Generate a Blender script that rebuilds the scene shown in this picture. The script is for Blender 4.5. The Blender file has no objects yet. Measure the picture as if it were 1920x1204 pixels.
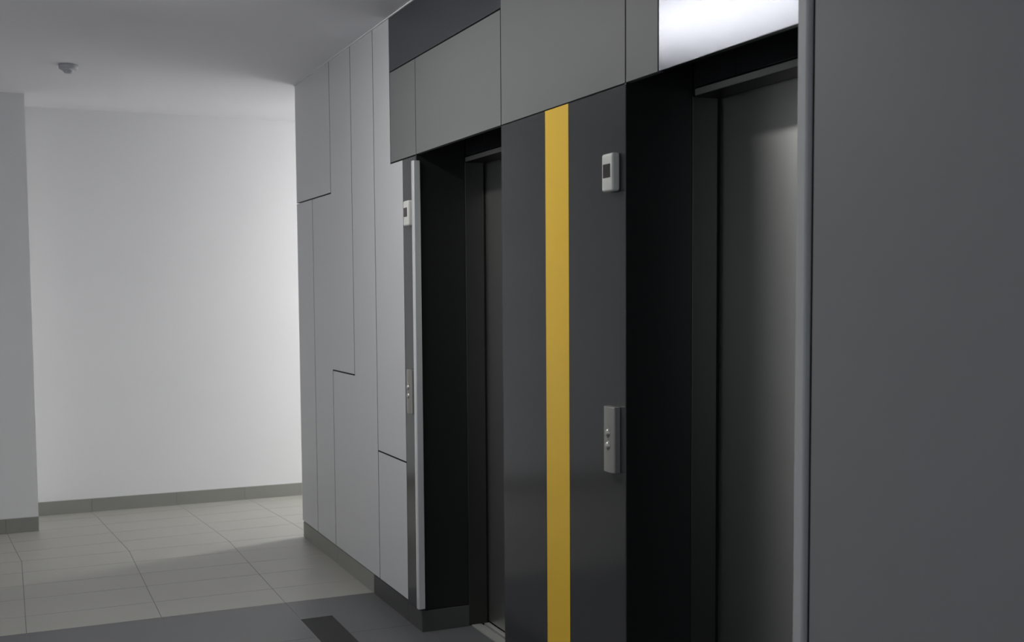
import bpy, bmesh, math
from mathutils import Vector, Matrix

# ------------------------------------------------------------------ camera
SC = bpy.context.scene
W_, H_ = 1920, 1204
F_PX, CY_PX = 2135.4, 684.7
YAW, PITCH, ROLL = 0.4184, 0.0648, -0.0070
CAM = Vector((-1.6995, 0.0, 1.5567))
cd = bpy.data.cameras.new('camera'); cam = bpy.data.objects.new('camera', cd)
SC.collection.objects.link(cam); SC.camera = cam
fw = Vector((math.sin(YAW), math.cos(YAW), 0)); rt = Vector((math.cos(YAW), -math.sin(YAW), 0)); up = Vector((0, 0, 1))
f2 = fw*math.cos(PITCH) - up*math.sin(PITCH); u2 = up*math.cos(PITCH) + fw*math.sin(PITCH)
r3 = rt*math.cos(ROLL) + u2*math.sin(ROLL); u3 = u2*math.cos(ROLL) - rt*math.sin(ROLL)
M = Matrix((r3, u3, -f2)).transposed().to_4x4(); M.translation = CAM
cam.matrix_world = M
cd.sensor_fit = 'HORIZONTAL'; cd.sensor_width = 36; cd.lens = F_PX/W_*36
cd.shift_y = (CY_PX - H_/2)/W_
cd.clip_start = 0.05
cd.dof.use_dof = True; cd.dof.focus_distance = 4.6; cd.dof.aperture_fstop = 4.5

# ------------------------------------------------------------------ light and exposure
wd = bpy.data.worlds.new('world'); SC.world = wd; wd.use_nodes = True
wd.node_tree.nodes['Background'].inputs[0].default_value = (0.62, 0.75, 1.0, 1)
wd.node_tree.nodes['Background'].inputs[1].default_value = 1.0
SC.view_settings.view_transform = 'Standard'; SC.view_settings.look = 'None'
SC.view_settings.gamma = 1; SC.view_settings.use_curve_mapping = False
SC.view_settings.exposure = 0.0
LOBBY_LAMP = 49.0
CORRIDOR_LAMP = 280.0
LEFT_FILL = 0.3
FRONT_FILL = 3.0

# ------------------------------------------------------------------ materials
def mat(name, col, rough=0.5, metal=0.0, spec=0.5, noise=0.0, nscale=8.0, bump=0.0, bscale=200.0, stretch=None, aniso=0.0, arot=0.0, emit=None):
    m = bpy.data.materials.new(name); m.use_nodes = True
    nt = m.node_tree; b = nt.nodes['Principled BSDF']
    b.inputs['Base Color'].default_value = (*col, 1); b.inputs['Roughness'].default_value = rough
    b.inputs['Metallic'].default_value = metal; b.inputs['Specular IOR Level'].default_value = spec
    if emit:
        b.inputs['Emission Color'].default_value = (*emit[0], 1); b.inputs['Emission Strength'].default_value = emit[1]
    tc = nt.nodes.new('ShaderNodeTexCoord'); mp = nt.nodes.new('ShaderNodeMapping')
    nt.links.new(tc.outputs['Object'], mp.inputs[0])
    if stretch: mp.inputs['Scale'].default_value = stretch
    if noise:
        n = nt.nodes.new('ShaderNodeTexNoise'); n.inputs['Scale'].default_value = nscale; n.inputs['Detail'].default_value = 5
        nt.links.new(mp.outputs[0], n.inputs['Vector'])
        r = nt.nodes.new('ShaderNodeMapRange'); r.inputs['To Min'].default_value = 1-noise; r.inputs['To Max'].default_value = 1+noise
        nt.links.new(n.outputs['Fac'], r.inputs['Value'])
        mx = nt.nodes.new('ShaderNodeVectorMath'); mx.operation = 'SCALE'; mx.inputs[0].default_value = col
        nt.links.new(r.outputs[0], mx.inputs['Scale']); nt.links.new(mx.outputs[0], b.inputs['Base Color'])
    if bump:
        n2 = nt.nodes.new('ShaderNodeTexNoise'); n2.inputs['Scale'].default_value = bscale; n2.inputs['Detail'].default_value = 3
        nt.links.new(mp.outputs[0], n2.inputs['Vector'])
        bp = nt.nodes.new('ShaderNodeBump'); bp.inputs['Strength'].default_value = bump; bp.inputs['Distance'].default_value = 0.001
        nt.links.new(n2.outputs['Fac'], bp.inputs['Height']); nt.links.new(bp.outputs[0], b.inputs['Normal'])
    if aniso:
        tg = nt.nodes.new('ShaderNodeTangent'); tg.direction_type = 'RADIAL'; tg.axis = 'Z'
        nt.links.new(tg.outputs[0], b.inputs['Tangent'])
        b.inputs['Anisotropic'].default_value = aniso; b.inputs['Anisotropic Rotation'].default_value = arot
    return m
WALL = mat('white_paint', (0.81, 0.81, 0.82), 0.85, noise=0.012, nscale=3, bump=0.05, bscale=120)
CEIL = mat('ceiling_paint', (0.87, 0.865, 0.90), 0.9, noise=0.01, nscale=3)
LIGHTP = mat('light_grey_laminate', (0.63, 0.635, 0.645), 0.42, spec=0.35, noise=0.01)
MIDP = mat('mid_grey_laminate', (0.178, 0.18, 0.181), 0.5, spec=0.25, noise=0.01)
NEARP = mat('near_grey_laminate', (0.28, 0.281, 0.284), 0.5, spec=0.25, noise=0.01)
DARKP = mat('charcoal_laminate', (0.036, 0.037, 0.040), 0.14, spec=0.8)
TOPP = mat('charcoal_top_laminate', (0.04, 0.043, 0.05), 0.3, spec=0.45)
YEL = mat('yellow_laminate', (0.86, 0.55, 0.055), 0.35, spec=0.3)
BLACK = mat('black_jamb', (0.012, 0.0125, 0.0125), 0.35, spec=0.3)
GAPM = mat('dark_backing', (0.012, 0.012, 0.012), 0.9, spec=0.1)
EDGE = mat('dark_board_edge', (0.11, 0.11, 0.112), 0.7, spec=0.2)
STEEL = mat('brushed_steel_horizontal', (0.13, 0.135, 0.15), 0.26, 1.0, bump=0.10, bscale=60, stretch=(1, 0.35, 14), noise=0.03, nscale=60, aniso=0.75, arot=0.0)
DOORST = mat('brushed_steel_door', (0.72, 0.72, 0.685), 0.38, 1.0, aniso=0.0, arot=0.0, noise=0.02, nscale=60, stretch=(1, 0.3, 10))
FRAMEST = mat('frame_steel', (0.07, 0.07, 0.067), 0.4, 1.0)
SILLM = mat('sill_aluminium', (0.45, 0.45, 0.43), 0.5, 0.5, noise=0.05, nscale=40)
GUARD = mat('corner_guard_aluminium', (0.84, 0.85, 0.86), 0.32, 0.55, spec=0.5)
GUARD_DIM = mat('corner_guard_dimmed', (0.56, 0.56, 0.56), 0.5, 0.0, spec=0.4)  # same guard material, darkened to paint the weaker light at the near door
TILEL = mat('beige_grey_tile', (0.325, 0.321, 0.292), 0.42, spec=0.45, noise=0.05, nscale=5)
TILED = mat('dark_grey_tile', (0.105, 0.106, 0.112), 0.42, spec=0.45, noise=0.05, nscale=5)
TILEB = mat('black_tile', (0.014, 0.014, 0.014), 0.55, spec=0.35, noise=0.05, nscale=5)
GROUTL = mat('grout_light_floor', (0.16, 0.16, 0.14), 0.95, spec=0.1)
GROUTD = mat('grout_dark_floor', (0.24, 0.24, 0.24), 0.95, spec=0.1)
SKIRTL = mat('beige_grey_skirting', (0.28, 0.277, 0.245), 0.5, spec=0.35, noise=0.05, nscale=6)
SKIRTB = mat('grey_skirting', (0.275, 0.274, 0.25), 0.5, spec=0.35, noise=0.05, nscale=6)
SKIRTD = mat('dark_skirting', (0.062, 0.062, 0.062), 0.45, spec=0.4, noise=0.05, nscale=6)
PLAST = mat('pale_plastic', (0.70, 0.70, 0.66), 0.35)
BTNM = mat('satin_metal', (0.36, 0.355, 0.33), 0.42, 0.55)
BTNH = mat('polished_button', (0.6, 0.6, 0.57), 0.28, 0.9)
SCRN = mat('dark_screen', (0.035, 0.028, 0.030), 0.25)
LAMPW = mat('lamp_white', (0.8, 0.8, 0.8), 0.5)
DETM = mat('detector_plastic', (0.50, 0.50, 0.53), 0.5)
DIFF1 = mat('lobby_diffuser', (0.8, 0.8, 0.8), 0.5, emit=((1.0, 0.995, 0.98), LOBBY_LAMP))
GLOW_L = mat('fill_glow_left', (0.8, 0.8, 0.8), 0.6, emit=((0.86, 0.93, 1.0), LEFT_FILL))
GLOW_F = mat('fill_glow_front', (0.8, 0.8, 0.8), 0.6, emit=((0.86, 0.93, 1.0), FRONT_FILL))
DIFF2 = mat('corridor_diffuser', (0.8, 0.8, 0.8), 0.5, emit=((1.0, 1.0, 0.98), CORRIDOR_LAMP))

# ------------------------------------------------------------------ helpers
C = SC.collection
def link(name, bm, m, parent=None, bevel=0.0, smooth=False, seg=2):
    me = bpy.data.meshes.new(name); bmesh.ops.recalc_face_normals(bm, faces=bm.faces[:]); bm.to_mesh(me); bm.free()
    me.materials.append(m)
    o = bpy.data.objects.new(name, me); C.objects.link(o)
    if parent: o.parent = parent
    if bevel:
        b = o.modifiers.new('bevel', 'BEVEL'); b.width = bevel; b.segments = seg; b.limit_method = 'ANGLE'
        b.harden_normals = False
    if smooth:
        for p in me.polygons: p.use_smooth = True
    return o
def add_box(bm, x0, x1, y0, y1, z0, z1):
    g = bmesh.ops.create_cube(bm, size=1)
    for v in g['verts']:
        v.co = Vector(((x0+x1)/2 + v.co.x*(x1-x0), (y0+y1)/2 + v.co.y*(y1-y0), (z0+z1)/2 + v.co.z*(z1-z0)))
def box(name, x0, x1, y0, y1, z0, z1, m, parent=None, bevel=0.0, seg=2):
    bm = bmesh.new(); add_box(bm, x0, x1, y0, y1, z0, z1); return link(name, bm, m, parent, bevel, seg=seg)
def boxes(name, L, m, parent=None):
    bm = bmesh.new()
    for b in L: add_box(bm, *b)
    return link(name, bm, m, parent)
def prism(name, pts, axis, a, b, m, parent=None, bevel=0.0):
    """pts: 2D outline; axis 'x' -> pts are (y,z) extruded x a..b; axis 'z' -> (x,y)"""
    bm = bmesh.new()
    mk = (lambda p, t: Vector((t, p[0], p[1]))) if axis == 'x' else (lambda p, t: Vector((p[0], p[1], t)))
    A = [bm.verts.new(mk(p, a)) for p in pts]; B = [bm.verts.new(mk(p, b)) for p in pts]
    bm.faces.new(A); bm.faces.new(B[::-1]); n = len(pts)
    for i in range(n): bm.faces.new((A[i], B[i], B[(i+1) % n], A[(i+1) % n]))
    return link(name, bm, m, parent, bevel)
def lathe(name, prof, m, loc=(0, 0, 0), parent=None, n=40, smooth=True):
    bm = bmesh.new(); rings = []
    for r, z in prof:
        if r == 0: rings.append([bm.verts.new((loc[0], loc[1], loc[2]+z))])
        else: rings.append([bm.verts.new((loc[0]+r*math.cos(2*math.pi*i/n), loc[1]+r*math.sin(2*math.pi*i/n), loc[2]+z)) for i in range(n)])
    for A, B in zip(rings, rings[1:]):
        for i in range(n):
            j = (i+1) % n
            if len(A) == 1 and len(B) == 1: continue
            if len(A) == 1: bm.faces.new((A[0], B[i], B[j]))
            elif len(B) == 1: bm.faces.new((A[i], A[j], B[0]))
            else: bm.faces.new((A[i], A[j], B[j], B[i]))
    return link(name, bm, m, parent, smooth=smooth)
def struct(o): o['kind'] = 'structure'; return o
def thing(name, label, cat, loc=(0, 0, 0), group=None):
    o = bpy.data.objects.new(name, None); C.objects.link(o); o.location = loc; o['label'] = label; o['category'] = cat
    o.empty_display_size = 0.1
    if group: o['group'] = group
    return o

# key distances along the lift wall (y), heights (z), metres
CE = 2.85
Y_END, Y_HEAD, Y_STRIP, Y_J1 = 7.138, 5.2275, 5.047, 4.862
Y_D1N, Y_YL, Y_YR, Y_J2, Y_H5, Y_P2 = 3.9066, 3.5331, 3.356, 2.982, 2.797, 2.174
ZH, ZM, ZB = 2.167, 2.593, 0.100
Y_BACK, Y_COL, X_COL = 8.615, 8.066, -1.539
X_L, Y_F, X_R = -3.9, -2.6, 4.2
Y_DK = 5.622
G = 0.0028

# ------------------------------------------------------------------ floor
floor = boxes('floor', [(X_L, X_R, Y_DK, Y_BACK, -0.10, -0.0016)], GROUTL); struct(floor)
boxes('grout_bed', [(X_L, 0.245, Y_F, Y_DK, -0.10, -0.0012)], GROUTD, floor)
def tile(pts, m):
    cx = sum(p[0] for p in pts)/len(pts); cy = sum(p[1] for p in pts)/len(pts)
    ln = len(pts); q = []
    for i in range(ln):        # inset each edge by half a joint
        a, b, c = Vector(pts[i-1]), Vector(pts[i]), Vector(pts[(i+1) % ln])
        d1 = (b-a).normalized(); d2 = (c-b).normalized()
        n1 = Vector((-d1.y, d1.x)); n2 = Vector((-d2.y, d2.x))
        q.append(tuple(b + (n1+n2)*(G/2)/(1+n1.dot(n2))))
    return prism('floor_tile', q, 'z', -0.012, 0.0, m, floor)
def rect(x0, x1, y0, y1): return [(x0, y0), (x1, y0), (x1, y1), (x0, y1)]
xs = [X_L, -3.457, -2.857, -2.257, -1.656, -1.057, -0.457, 0.012]
ys = [Y_DK, 5.922, 6.266, 6.565, 6.876, 7.18]
for a, b in zip(xs, xs[1:]):
    for c, d in zip(ys, ys[1:]): tile(rect(a, b, c, d), TILEL)
# beyond the end of the lift wall the tiling follows the side corridor, turned a few degrees
us = [-2.4, -1.8, -1.2, -0.6, 0.0, 0.6, 1.113, 1.713, 2.313, 2.913, 3.513, 4.113, 4.713, 5.4]
vs = [0, 0.305, 0.61, 0.915, 1.22, 1.6]
def P(u, v):
    x = -1.057+u-0.08*v
    return (x, 7.18+v+0.06*(x+1.057)*min(1, v/0.305))
for i in range(len(us)-1):
    for j in range(len(vs)-1):
        q = [P(us[i], vs[j]), P(us[i+1], vs[j]), P(us[i+1], vs[j+1]), P(us[i], vs[j+1])]
        q = [(min(max(x, X_L), X_R), min(y, Y_BACK)) for x, y in q]
        if q[2][1]-q[1][1] < 0.03 or q[1][0]-q[0][0] < 0.02: continue
        if q[3][1]-q[0][1] < 0.005: q = q[:3]
        tile(q, TILEL)
xd = [X_L, -3.457, -2.857, -2.257, -1.656, -1.057, -0.457]
yd = [Y_DK, 4.99, 4.38, 3.77, 3.16, 2.55, 1.94, 1.33, 0.72, 0.11, -0.5, -1.11, -1.72, Y_F]
for a, b in zip(xd, xd[1:]):
    for c, d in zip(yd[1:], yd): tile(rect(a, b, c, d), TILED)
tile([(-0.457, 5.30), (-0.302, 5.30), (-0.302, 4.99), (0.012, 4.99), (0.012, Y_DK), (-0.457, Y_DK)], TILED)
tile(rect(-0.457, -0.302, 4.69, 5.30), TILEB)
yb = [4.69, 4.08, 3.47, 2.86, 2.25, 1.64, 1.03, 0.42, -0.19, -0.8, -1.41, -2.02, Y_F]
for d, c in zip(yb, yb[1:]): tile(rect(-0.457, -0.302, c, d), TILEB)
for c, d in zip(yd[2:], yd[1:]): tile(rect(-0.302, 0.030, c, d), TILED)
for y0, y1 in ((Y_D1N, Y_J1), (Y_P2, Y_J2)):
    ym = 4.38 if y0 > 3 else 2.55
    tile(rect(0.030, 0.243, y0, ym), TILED); tile(rect(0.030, 0.243, ym, y1), TILED)

# ------------------------------------------------------------------ shell
ceiling = struct(box('ceiling', X_L-0.2, X_R+0.2, Y_F-0.2, Y_BACK+0.2, CE, CE+0.15, CEIL))
struct(box('wall_back', X_COL, X_R, Y_BACK, Y_BACK+0.15, -0.1, CE, WALL))
struct(box('wall_left', X_L, X_COL, Y_COL, Y_BACK+0.15, -0.1, CE, WALL))
struct(box('wall_far_left', X_L-0.15, X_L, Y_F, Y_BACK, -0.1, CE, WALL))
struct(box('wall_front', X_L-0.15, 0.5, Y_F-0.15, Y_F, -0.1, CE, WALL))
struct(box('wall_corridor_end', X_R, X_R+0.15, Y_END-0.2, Y_BACK+0.15, -0.1, CE, WALL))
struct(box('wall_corridor_near', 0.62, X_R, Y_END-0.2, Y_END-0.015, -0.1, CE, WALL))

# framed glowing panel added on the far left wall for cool fill, unseen
lfill = struct(boxes('fill_panel_1', [(X_L, X_L+0.05, 2.9, 6.1, 0.84, 0.90), (X_L, X_L+0.05, 2.9, 6.1, 2.30, 2.36), (X_L, X_L+0.05, 2.9, 2.96, 0.90, 2.30), (X_L, X_L+0.05, 6.04, 6.1, 0.90, 2.30)], WALL))
box('fill_emitter', X_L+0.01, X_L+0.02, 2.96, 6.04, 0.90, 2.30, GLOW_L, lfill)

ffill = struct(boxes('fill_panel_2', [(-3.6, -1.4, Y_F, Y_F+0.05, 0.84, 0.90), (-3.6, -1.4, Y_F, Y_F+0.05, 2.30, 2.36), (-3.6, -3.54, Y_F, Y_F+0.05, 0.90, 2.30), (-1.46, -1.4, Y_F, Y_F+0.05, 0.90, 2.30)], WALL))  # second unseen glowing panel, added behind the camera to fill viewer-facing sides
box('fill_emitter', -3.54, -1.46, Y_F+0.01, Y_F+0.02, 0.90, 2.30, GLOW_F, ffill)

# lift wall body, black inside the door recesses
XB = 0.018
body = [(XB, 0.62, Y_J1+0.012, Y_END-0.013, -0.1, CE), (XB, 0.62, Y_J2+0.012, Y_D1N-0.012, -0.1, CE), (XB, 0.62, Y_F, Y_P2-0.014, -0.1, CE),
        (XB, 0.62, Y_D1N-0.012, Y_J1+0.012, 2.32, CE), (XB, 0.62, Y_P2-0.014, Y_J2+0.012, 2.32, CE),
        (0.50, 0.62, Y_D1N-0.012, Y_J1+0.012, -0.1, 2.32), (0.50, 0.62, Y_P2-0.014, Y_J2+0.012, -0.1, 2.32)]
wr = struct(boxes('wall_right', body, GAPM))
g = 0.003
def panel(pts, m, label=None, x0=0.0, name='wall_panel', bev=0.0012, gg=g):
    if m is LIGHTP: gg = 0.0035
    ln = len(pts); q = []
    area = sum(pts[i-1][0]*pts[i][1]-pts[i][0]*pts[i-1][1] for i in range(ln))
    if area < 0: pts = pts[::-1]
    for i in range(ln):
        a, b, c = Vector(pts[i-1]), Vector(pts[i]), Vector(pts[(i+1) % ln])
        d1 = (b-a).normalized(); d2 = (c-b).normalized()
        n1 = Vector((-d1.y, d1.x)); n2 = Vector((-d2.y, d2.x))
        q.append(tuple(b + (n1+n2)*gg/(1+n1.dot(n2))))
    o = prism(name, q, 'x', x0, XB+0.002, m, wr, bev)
    if m is not STEEL:      # dark core shows on the cut edges of the boards
        o.data.materials.append(EDGE)
        for p in o.data.polygons:
            if abs(p.normal.x) < 0.5: p.material_index = 1
    if label: o['label'] = label
    return o
panel(rect(6.318, Y_END, 2.115, CE), LIGHTP)
panel(rect(6.742, Y_END, ZB, 2.115), LIGHTP)
panel([(5.893, CE), (6.318, CE), (6.318, 2.115), (6.742, 2.115), (6.742, ZB), (6.334, ZB), (6.334, 1.115), (5.893, 1.115)], LIGHTP)
panel([(5.492, CE), (5.893, CE), (5.893, 1.115), (6.334, 1.115), (6.334, ZB), (5.492, ZB)], LIGHTP)
panel([(5.492, CE), (Y_HEAD, CE), (Y_HEAD, ZH), (Y_STRIP, ZH), (Y_STRIP, 0.758), (5.492, 0.758)], LIGHTP)
panel(rect(Y_STRIP, 5.492, ZB, 0.758), LIGHTP)
panel(rect(Y_J1, Y_STRIP, ZB-0.01, ZH), DARKP, 'narrow charcoal glossy panel behind the far button plates')
panel(rect(Y_D1N, Y_HEAD, ZM, CE), TOPP, 'charcoal panel under the ceiling')
panel(rect(4.860, Y_HEAD, ZH, ZM), MIDP)
panel(rect(Y_D1N, 4.860, ZH, ZM), MIDP)
panel(rect(Y_J2, Y_D1N, ZH, CE), MIDP)
panel(rect(Y_H5, Y_J2, ZH, CE), MIDP)
panel(rect(Y_P2, Y_H5, ZH, CE), STEEL, 'brushed steel panel reflecting the ceiling light')
panel(rect(Y_YL, Y_D1N, ZB, ZH), DARKP, 'charcoal panel left of the yellow strip', gg=0.0008)
panel(rect(Y_YR, Y_YL, ZB, ZH), YEL, 'bright yellow vertical strip', name='accent_strip', gg=0.0008)
panel(rect(Y_J2, Y_YR, ZB, ZH), DARKP, 'charcoal panel right of the yellow strip', gg=0.0008)
panel(rect(0.55, 2.121, ZB, CE), NEARP, 'plain grey panel nearest the viewer')
panel(rect(-1.05, 0.55, ZB, CE), NEARP)
panel(rect(Y_F, -1.05, ZB, CE), NEARP)
# black linings of the two recesses
for yj in (Y_J1, Y_J2):
    box('jamb_panel', 0.003, 0.232, yj, yj+0.012, ZB, 2.32, BLACK, wr)
for yn in (Y_D1N, Y_P2):
    box('jamb_panel', 0.003, 0.232, yn-0.012, yn, ZB, 2.32, BLACK, wr)
# white bead along the ceiling
struct(box('trim_1', -0.007, 0.017, Y_F, Y_END, CE-0.006, CE-0.0005, WALL))

# ------------------------------------------------------------------ skirting tiles
def skirt(name, segs, parent_box, m_par):
    p = struct(box(name, *parent_box, m_par))
    for s, m in segs: box('skirting_tile', *s, m, p, 0.001)
    return p
ZS = 0.096
sb = [X_COL+0.001, -1.175, -0.588, -0.090, 0.49, 1.09, 1.69, 2.29, 2.89, 3.49, X_R]
skirt('baseboard_back', [((a+0.0008, b-0.0008, Y_BACK-0.011, Y_BACK-0.002, 0.0, ZS), SKIRTB) for a, b in zip(sb, sb[1:])],
      (X_COL+0.001, X_R, Y_BACK-0.002, Y_BACK, 0.0, ZS-0.002), GROUTL)
sl = [X_L, -3.54, -2.94, -2.34, -1.738, X_COL]
skirt('baseboard_left', [((a+0.0008, b-0.0008, Y_COL-0.011, Y_COL-0.002, 0.0, ZS), SKIRTB) for a, b in zip(sl, sl[1:])],
      (X_L, X_COL, Y_COL-0.002, Y_COL, 0.0, ZS-0.002), GROUTL)
sr = [(Y_END-0.016, 6.90, SKIRTL), (6.90, 6.30, SKIRTL), (6.30, Y_DK-0.02, SKIRTL), (Y_DK-0.02, 5.05, SKIRTD), (5.05, Y_J1, SKIRTD), (Y_D1N, 3.3, SKIRTD), (3.3, Y_J2, SKIRTD),
      (2.105, 1.5, SKIRTD), (1.5, 0.9, SKIRTD), (0.9, 0.3, SKIRTD), (0.3, -0.3, SKIRTD), (-0.3, -0.9, SKIRTD), (-0.9, -1.5, SKIRTD), (-1.5, -2.1, SKIRTD), (-2.1, Y_F, SKIRTD)]
segs = [((0.001, 0.012, b+0.0008, a-0.0008, 0.0, ZB-0.002), m) for a, b, m in sr]
segs += [((0.001, 0.232, yj-0.008, yj-0.0005, 0.0, ZB-0.002), SKIRTD) for yj in (Y_J1, Y_J2)]
skirt('baseboard_right', segs, (0.012, XB, Y_J1+0.012, Y_END-0.02, 0.0, ZB-0.004), GROUTL)

# ------------------------------------------------------------------ lift doors
def lift_door(name, yn, yf):
    root = bpy.data.objects.new(name, None); C.objects.link(root); root.location = (0.3, (yn+yf)/2, 0); root['kind'] = 'structure'
    def ch(o):
        o.parent = root; o.matrix_parent_inverse = Matrix.Translation(root.location).inverted(); return o
    mid = (yn+yf)/2
    ch(box('door_panel', 0.336, 0.366, yn-0.04, yf+0.06, 0.010, 2.19, DOORST))
    # steel reveal: far side, near side, head
    ch(box('door_frame', 0.234, 0.326, yf, yf+0.014, 0.0, 2.163, FRAMEST, None, 0.0025))
    ch(box('door_frame', 0.234, 0.326, yn-0.014, yn, 0.0, 2.163, FRAMEST, None, 0.0025))
    ch(box('frame_head', 0.234, 0.326, yn, yf, 2.143, 2.164, FRAMEST, None, 0.0015))
    ch(box('head_glint', 0.230, 0.2335, yn, yf-0.02, 2.144, 2.163, SILLM))  # paler strip paints the light caught on the head's front face
    ch(box('gap_shade', 0.326, 0.336, yf+0.001, yf+0.05, 0.0, 2.19, GAPM))  # dark strip stands in for the shade in the gap beside the door
    # dark lintel panels above the head
    ch(box('lintel_panel', 0.238, 0.25, yf-0.214, yf, 2.171, 2.318, DARKP, None, 0.001))
    ch(box('lintel_panel', 0.238, 0.25, yn, yf-0.220, 2.171, 2.318, DARKP, None, 0.001))
    sill = ch(boxes('sill', [(0.246, 0.295, yn, yf-0.002, -0.02, 0.003), (0.310, 0.335, yn, yf-0.002, -0.02, 0.003), (0.295, 0.310, yn, yf-0.002, -0.02, -0.008), (0.335, 0.5, yn, yf-0.002, -0.06, -0.02)], SILLM))
    ribs = boxes('sill_ribs', [(0.252+k*0.010, 0.255+k*0.010, yn, yf-0.004, 0.0028, 0.0042) for k in range(4)], SILLM, sill)
lift_door('door_1', Y_D1N, Y_J1)
lift_door('door_2', Y_P2, Y_J2)

# ------------------------------------------------------------------ corner guards (rounded aluminium edge profiles)
def rounded(w0, w1, h0, h1, r, n=5):
    pts = []
    for cx, cy, a0 in ((w1-r, h1-r, 0), (w0+r, h1-r, 90), (w0+r, h0+r, 180), (w1-r, h0+r, 270)):
        for k in range(n+1):
            a = math.radians(a0+90*k/n); pts.append((cx+r*math.cos(a), cy+r*math.sin(a)))
    return pts
def guard(label, x0, x1, y0, y1, z0, z1, m=None):
    t = prism('corner_guard', rounded(x0, x1, y0, y1, 0.006), 'z', z0, z1, m or GUARD, None, 0.0015)
    t['label'] = label; t['category'] = 'corner guard'; t['group'] = 'pale corner guards at the lift recesses'
    return t
guard('pale aluminium corner guard left of the far lift recess, stopping under the header', -0.022, 0.012, 4.838, 4.868, 0.112, 2.140)
guard('full-height pale corner guard between the near lift door and the plain grey panel', -0.006, 0.016, 2.138, 2.174, 0.10, CE-0.006, GUARD_DIM)

# ------------------------------------------------------------------ indicators and call plates
def child_box(par, name, x0, x1, y0, y1, z0, z1, m, bev=0.0, seg=3):
    o = box(name, x0, x1, y0, y1, z0, z1, m, par, bev, seg); return o
def make_indicator(loc, label):     # local: x=0 wall, -x outwards; y=0 near edge; z=0 bottom
    t = thing('floor_indicator', label, 'indicator', loc, 'lift floor indicators')
    hb = child_box(t, 'housing', -0.028, 0.0, 0.0, 0.068, 0.0, 0.114, PLAST, 0.008, 6)
    for p in hb.data.polygons: p.use_smooth = True
    child_box(t, 'screen', -0.0290, -0.024, 0.012, 0.057, 0.041, 0.082, SCRN, 0.0006)
    return t
def make_call(loc, label):
    t = thing('call_plate', label, 'call button', loc, 'lift call button plates')
    # bowed housing: curved outwards in plan
    N = 12; pts = []
    for k in range(N+1):
        y = 0.0675*k/N; s = (2*k/N-1)
        pts.append((-0.0205-0.0065*(1-s*s)**0.8, y))
    pts = [(0.0, 0.0)] + pts + [(0.0, 0.0675)]
    h = prism('housing', pts, 'z', 0.0, 0.203, BTNM, t, 0.0025)
    for j, z in enumerate((0.122, 0.083)):
        prof = [(0.0, 0.0055), (0.006, 0.0050), (0.0105, 0.0035), (0.0125, 0.0), (0.0125, -0.004)]
        b = lathe('button', prof, BTNH, (0, 0, 0), t, 24)
        b.rotation_euler = (0, -math.pi/2, 0); b.location = (-0.0268, 0.034, z)
        ring = lathe('button_rim', [(0.0128, -0.003), (0.0128, 0.0006), (0.0145, 0.0012), (0.0155, 0.0), (0.0155, -0.003)], BTNM, (0, 0, 0), t, 24)
        ring.rotation_euler = b.rotation_euler; ring.location = (-0.0268, 0.034, z)
    for z, s in ((0.1415, 1), (0.1025, -1)):
        prism('arrow_mark', [(0.030, z-0.0025*s), (0.038, z-0.0025*s), (0.034, z+0.0035*s)], 'x', -0.0277, -0.0262, BTNH, t)
    return t
def dup(root, loc, label):
    r = root.copy(); C.objects.link(r); r.location = loc; r['label'] = label
    for ch in root.children:
        c = ch.copy(); C.objects.link(c); c.parent = r
    return r
ind = make_indicator((0, 3.013, 1.855), 'pale floor indicator with dark screen on charcoal panel right of yellow strip')
dup(ind, (0, 4.900, 1.855), 'pale floor indicator with dark screen left of the far lift door')
cal = make_call((0, 3.013, 1.000), 'brushed metal call plate with two round buttons right of yellow strip')
dup(cal, (0, 4.900, 1.000), 'brushed metal call plate with two round buttons left of the far lift door')

# ------------------------------------------------------------------ ceiling fittings
sd = thing('smoke_detector', 'small round white smoke detector on the ceiling near the back wall', 'smoke detector', (-1.325, 6.98, CE))
lathe('base', [(0.0, 0.0), (0.052, 0.0), (0.054, -0.008), (0.052, -0.022), (0.040, -0.030), (0.0, -0.030)], DETM, (0, 0, 0), sd, 36)
lathe('sensor_head', [(0.030, -0.028), (0.030, -0.036), (0.022, -0.046), (0.0, -0.048)], DETM, (0, 0, 0), sd, 36)
def lamp(loc, r, m, label):
    t = thing('ceiling_lamp', label, 'ceiling lamp', (loc[0], loc[1], CE))
    lathe('lamp_base', [(0.0, 0.0), (r+0.015, 0.0), (r+0.015, -0.03), (r, -0.032), (0, -0.032)], LAMPW, (0, 0, 0), t, 48)
    lathe('diffuser', [(r, -0.032), (r*0.98, -0.05), (r*0.85, -0.066), (r*0.5, -0.076), (0.0, -0.08)], m, (0, 0, 0), t, 48)
    return t
tl = thing('linear_ceiling_lamp', 'long white linear lamp on the lobby ceiling, mirrored in the brushed steel panel', 'ceiling lamp', (-1.27, 4.27, CE))
bm = bmesh.new(); add_box(bm, -0.075, 0.075, -0.72, 0.72, -0.045, 0.0); link('lamp_housing', bm, LAMPW, tl, 0.004)
bm = bmesh.new(); add_box(bm, -0.06, 0.06, -0.70, 0.70, -0.075, -0.046); link('diffuser', bm, DIFF1, tl, 0.012)
lamp((2.6, 8.0), 0.19, DIFF2, 'round lamp on the side corridor ceiling, beyond the end of the panelled wall')
